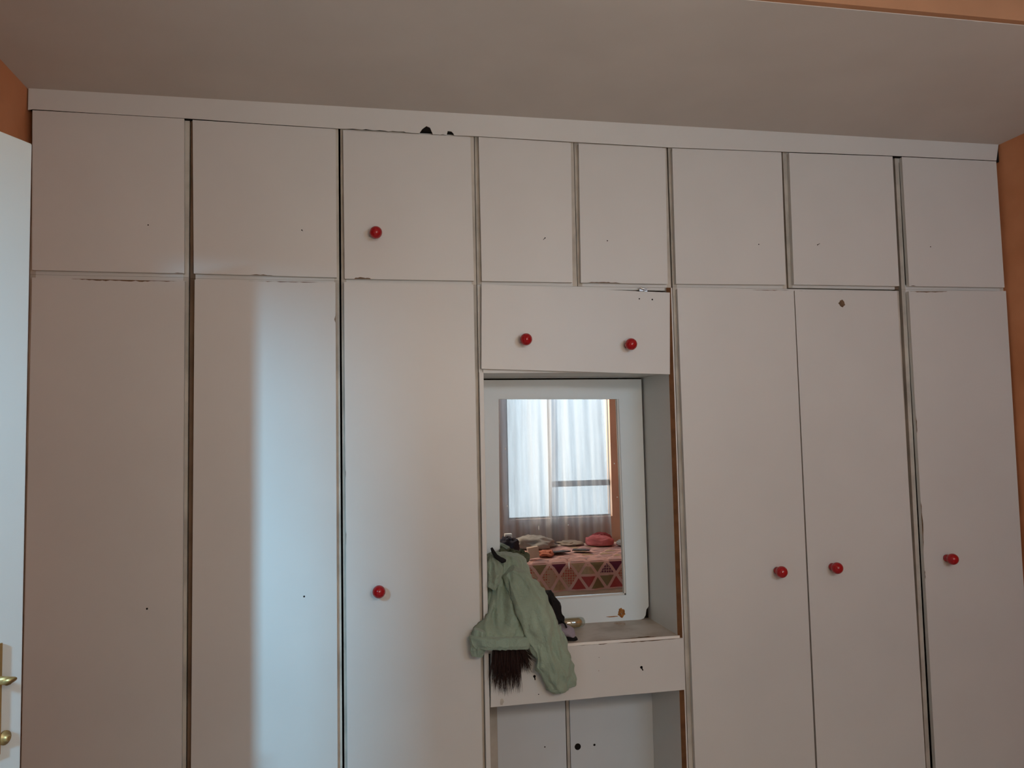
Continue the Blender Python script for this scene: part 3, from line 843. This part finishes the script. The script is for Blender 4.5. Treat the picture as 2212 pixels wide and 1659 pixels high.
# quilt of triangles, folded over the front edge
b = B()
a_ = .142; hgt = .104
cols = int((bx1 - bx0 + .06) / a_) * 2 + 2
drop = .206; topw = .98
zq = BZ
def qmap(u, v, lift=0.0):
    """u along the bed, v unrolled: 0 = lower front hem, drop = top edge, then back over the bed"""
    x = bx0 - .03 + u
    wob = .006 * math.sin(u * 19) + .004 * math.sin(u * 47 + v * 9)
    if v < drop - .03: return Vector((x, byf + .024 + lift + wob * (1 - v / drop) * 2, zq - drop + v))
    if v < drop + .03:
        th = (v - drop + .03) / .06 * math.pi / 2; r = .038
        return Vector((x, byf + .024 + lift - r + r * math.cos(th), zq - .03 - .008 + r * math.sin(th) + lift + .0))
    return Vector((x, byf - .02 - (v - drop - .03), zq + .002 + lift + .010 * noise.noise(Vector((x * 3, v * 4, 2))) + .008))
def tri(u0, v0, u1, v1, u2, v2, mi):
    cu, cv = (u0 + u1 + u2) / 3, (v0 + v1 + v2) / 3
    n = 5; s = .75
    def p(i, j):
        l1, l2 = i / n, j / n; l0 = 1 - l1 - l2
        U, V_ = u0 * l0 + u1 * l1 + u2 * l2, v0 * l0 + v1 * l1 + v2 * l2
        U, V_ = cu + (U - cu) * s, cv + (V_ - cv) * s
        return b.verts.new(qmap(U, V_, .0022))
    g_ = {(i, j): p(i, j) for i in range(n + 1) for j in range(n + 1 - i)}
    for i in range(n):
        for j in range(n - i):
            b.faces.new((g_[i, j], g_[i + 1, j], g_[i, j + 1])).material_index = mi
            if i + j < n - 1: b.faces.new((g_[i + 1, j], g_[i + 1, j + 1], g_[i, j + 1])).material_index = mi
nu, nv_ = 150, 90
U1 = bx1 - bx0 + .04
gr = [[b.verts.new(qmap(U1 * i / nu, topw * j / nv_)) for j in range(nv_ + 1)] for i in range(nu + 1)]
for i in range(nu):
    for j in range(nv_): 
        f = b.faces.new((gr[i][j], gr[i + 1][j], gr[i + 1][j + 1], gr[i][j + 1])); f.material_index = 0; f.smooth = True
rq = random.Random(11); DIA = set()
def rhomb(u0, v0, w_, h_, mi):
    """tall diamond of one motif: centre u0, v0"""
    n = 6; sc_ = .82
    G_ = [[b.verts.new(qmap(u0 + sc_ * (w_ / 2) * (i / n - j / n), v0 + sc_ * h_ * (i / n + j / n - 1), .0022)) for j in range(n + 1)] for i in range(n + 1)]
    for i in range(n):
        for j in range(n): b.faces.new((G_[i][j], G_[i + 1][j], G_[i + 1][j + 1], G_[i][j + 1])).material_index = mi
v = 0.002; row = 0
while v + hgt < topw:
    sh2 = (a_ / 2 if row % 2 else 0)
    on_top = v > drop - .03
    u = -a_ / 2
    while u + a_ * 1.5 < U1 + a_:
        up = (u + sh2, v, u + a_ + sh2, v, u + a_ / 2 + sh2, v + hgt)
        dn = (u + a_ / 2 + sh2, v + hgt, u + a_ * 1.5 + sh2, v + hgt, u + a_ + sh2, v)
        for nm, T in (('up', up), ('dn', dn)):
            us = T[0::2]
            if min(us) < .004 or max(us) > U1 - .004: continue
            if on_top:
                tri(*T, rq.choice([7, 7, 7, 0, 4, 7]))
            elif (row % 2 == 0 and nm == 'up') or (row % 2 == 1 and nm == 'dn'):
                tri(*T, rq.choice([4, 3, 1, 4, 2, 3]))
            elif row % 2 == 0:
                key = round(us[2], 3)
                if rq.random() < .62 and row == 0: rhomb(us[2], v + hgt, a_, hgt, rq.choice([5, 6])); DIA.add(key)
                else: tri(*T, rq.choice([2, 3, 1, 2, 5]))
            else:
                if round(us[2], 3) not in DIA: tri(*T, rq.choice([4, 1, 6, 4]))
        u += a_
    v += hgt; row += 1
tag(obj('quilt', b, [M['qline'], M['qplum'], M['qred'], M['qolive'], M['qcream'], M['qdotr'], M['qdotp'], M['qpale']]),
    'patchwork quilt of pink, plum, red and olive triangles spread over the bed', 'quilt')

def blob(name, label, cat, m, px0, px1, py0, py1, y, depth, seed=0, fl=.0, sq=2.3, rip=.10, group=None):
    """soft heap resting on the quilt, sized from its reflection"""
    L = atm(px0, (py0 + py1) / 2, y); R_ = atm(px1, (py0 + py1) / 2, y); T = atm((px0 + px1) / 2, py0, y); D_ = atm((px0 + px1) / 2, py1, y)
    z0 = BZ + .022; hh = max(.02, T.z - max(D_.z, z0)) if T.z > z0 else .03
    hh = max(hh, .02)
    cx = (L.x + R_.x) / 2; rx = (R_.x - L.x) / 2
    bm = B(); n, seg = 18, 40; rings = []
    for i in range(n + 1):
        ph = math.pi / 2 * i / n
        ring = []
        for k in range(seg):
            a = 2 * math.pi * k / seg
            nz = noise.noise(Vector((math.cos(a) * 1.8 + seed, math.sin(a) * 1.8, ph * 2 + seed)))
            n2 = noise.noise(Vector((math.cos(a) * 4 + seed, math.sin(a) * 4, ph * 5)))
            s = (math.cos(ph) if i < n else 0.02) ** (2 / sq) * (1 + rip * nz * 2 + rip * n2)
            zz = hh * math.sin(ph) ** (2 / sq) * (1 + .35 * nz * math.cos(ph) + .10 * n2)
            ring.append(bm.verts.new((cx + rx * s * math.cos(a), y + depth * s * math.sin(a), z0 + max(0, zz))))
        rings.append(ring)
    for i in range(n):
        for k in range(seg):
            f = bm.faces.new((rings[i][k], rings[i][(k + 1) % seg], rings[i + 1][(k + 1) % seg], rings[i + 1][k])); f.smooth = True
    bm.faces.new(rings[0]); bm.faces.new(rings[-1])
    return tag(obj(name, bm, M[m]), label, cat, group)
blob('jacket', 'dark navy garment bundled on the left of the bed in the mirror', 'jacket', 'navy', 1074, 1121, 1160, 1196, -2.75, .11, 1, rip=.2)
blob('blanket', 'pale grey blanket heaped on the bed beside the dark garment', 'blanket', 'greycloth', 1112, 1197, 1157, 1192, -3.02, .18, 2, rip=.16)
blob('cloth_heap', 'low beige cloth heap on the bed between the grey blanket and the pink cushion', 'cloth', 'beige', 1206, 1256, 1170, 1188, -3.10, .14, 3, rip=.18)
blob('cushion', 'plump pink cushion on the bed right of the beige cloth', 'cushion', 'pink', 1266, 1324, 1157, 1187, -3.0, .13, 4, sq=3.0, rip=.07)
blob('red_cloth', 'dull red cloth behind the pink cushion against the curtain', 'cloth', 'redcloth', 1272, 1318, 1150, 1170, -3.2, .06, 5)
blob('soft_toy', 'small white and grey soft bundle at the right edge of the mirror', 'soft toy', 'greycloth', 1333, 1352, 1166, 1192, -2.9, .07, 6, rip=.06)
blob('coral_cloth', 'coral cloth lying on the quilt beside the cream box', 'cloth', 'coral', 1160, 1197, 1189, 1208, -2.55, .09, 7, rip=.18)
# cream box, white carton, tablet and phone
p = atm(1155, 1208, -2.42)
b = B(); box(b, atm(1143, 1200, -2.42).x, atm(1166, 1200, -2.42).x, -2.47, -2.42, BZ + .022, BZ + .10)
bmesh.ops.rotate(b, cent=(p.x, -2.44, BZ + .022), matrix=Matrix.Rotation(math.radians(-7), 3, 'Y'), verts=b.verts)
tag(obj('carton', b, M['card'], bevel=.002), 'small cream carton standing near the front edge of the bed', 'box')
q0 = atm(1098, 1160, -2.9)
b = B(); box(b, q0.x - .028, q0.x + .028, -2.93, -2.88, BZ + .022, atm(1098, 1153, -2.9).z); tag(obj('white_box', b, M['leaf'], bevel=.002), 'small white box standing behind the dark navy garment on the bed', 'box')
def slab(name, label, cat, px0, px1, y, ang):
    L, R_ = atm(px0, 1196, y), atm(px1, 1196, y); cx = (L.x + R_.x) / 2; w_ = (R_.x - L.x) / 2
    bm = B(); box(bm, -w_, w_, -.05, .05, 0, .009)
    bmesh.ops.rotate(bm, cent=(0, 0, 0), matrix=Matrix.Rotation(ang, 3, 'Z') @ Matrix.Rotation(.06, 3, 'X'), verts=bm.verts)
    bmesh.ops.translate(bm, vec=(cx, y, BZ + .026), verts=bm.verts)
    return tag(obj(name, bm, M['screen'], bevel=.002), label, cat)
slab('tablet', 'dark flat tablet on the quilt right of the coral cloth', 'tablet', 1190, 1228, -2.62, -.35)
slab('phone', 'dark phone lying on the quilt left of and in front of the pink cushion', 'phone', 1238, 1274, -2.66, .35)

# sheer curtain
b = B()
cy = YB + .09
xl0 = 1.14; zt_c, zb_c = 1.90, .47
def cxr(z):
    t_ = (1.75 - z) / 1.2
    return atm(1307.5 + 10 * t_, 990, cy).x
nu, nz_ = 220, 60
g = []
for i in range(nu + 1):
    col = []
    for j in range(nz_ + 1):
        z = zt_c + (zb_c - zt_c) * j / nz_
        s = i / nu
        x = xl0 + (cxr(z) - xl0) * (s + .012 * math.sin(j * .03 + s * 9) * (1 - s) * s * 4)
        fld = math.sin(s * 46 + .9 * math.sin(j * .05 + s * 7)) * .016 + math.sin(s * 97 + 1.3) * .006
        edge = -.014 * max(0, (s - .97) / .03)
        col.append(b.verts.new((x, cy + fld * (.45 + .55 * j / nz_) + edge, z)))
    g.append(col)
for i in range(nu):
    for j in range(nz_):
        f = b.faces.new((g[i][j], g[i + 1][j], g[i + 1][j + 1], g[i][j + 1])); f.smooth = True
cu = thing('curtain', 'sheer grey curtain hanging in front of the bright window, reflected in the mirror', 'curtain', (1.7, cy, .47))
obj('curtain_panel', b, M['sheer'], cu)
b = B()   # overlapping seam where the two widths of cloth meet
sg = [[b.verts.new((xm - .038 + .076 * i / 10 + .012 * (1 - j / 30), cy - .028 + .006 * math.sin(i * 1.3 + j * .1), zt_c + (zb_c - zt_c) * j / 30)) for j in range(31)] for i in range(11)]
for i in range(10):
    for j in range(30): b.faces.new((sg[i][j], sg[i + 1][j], sg[i + 1][j + 1], sg[i][j + 1])).smooth = True
obj('curtain_seam', b, M['sheer'], cu)
b = B(); tube(b, [(1.10, cy, 1.905), (2.42, cy, 1.905)], .009, 14); obj('curtain_rod', b, M['steel'], cu)
for x in (1.13, 2.39):
    b = B(); tube(b, [(x, cy, 1.905), (x, YB, 1.905)], .006, 8); obj('bracket', b, M['steel'], cu)
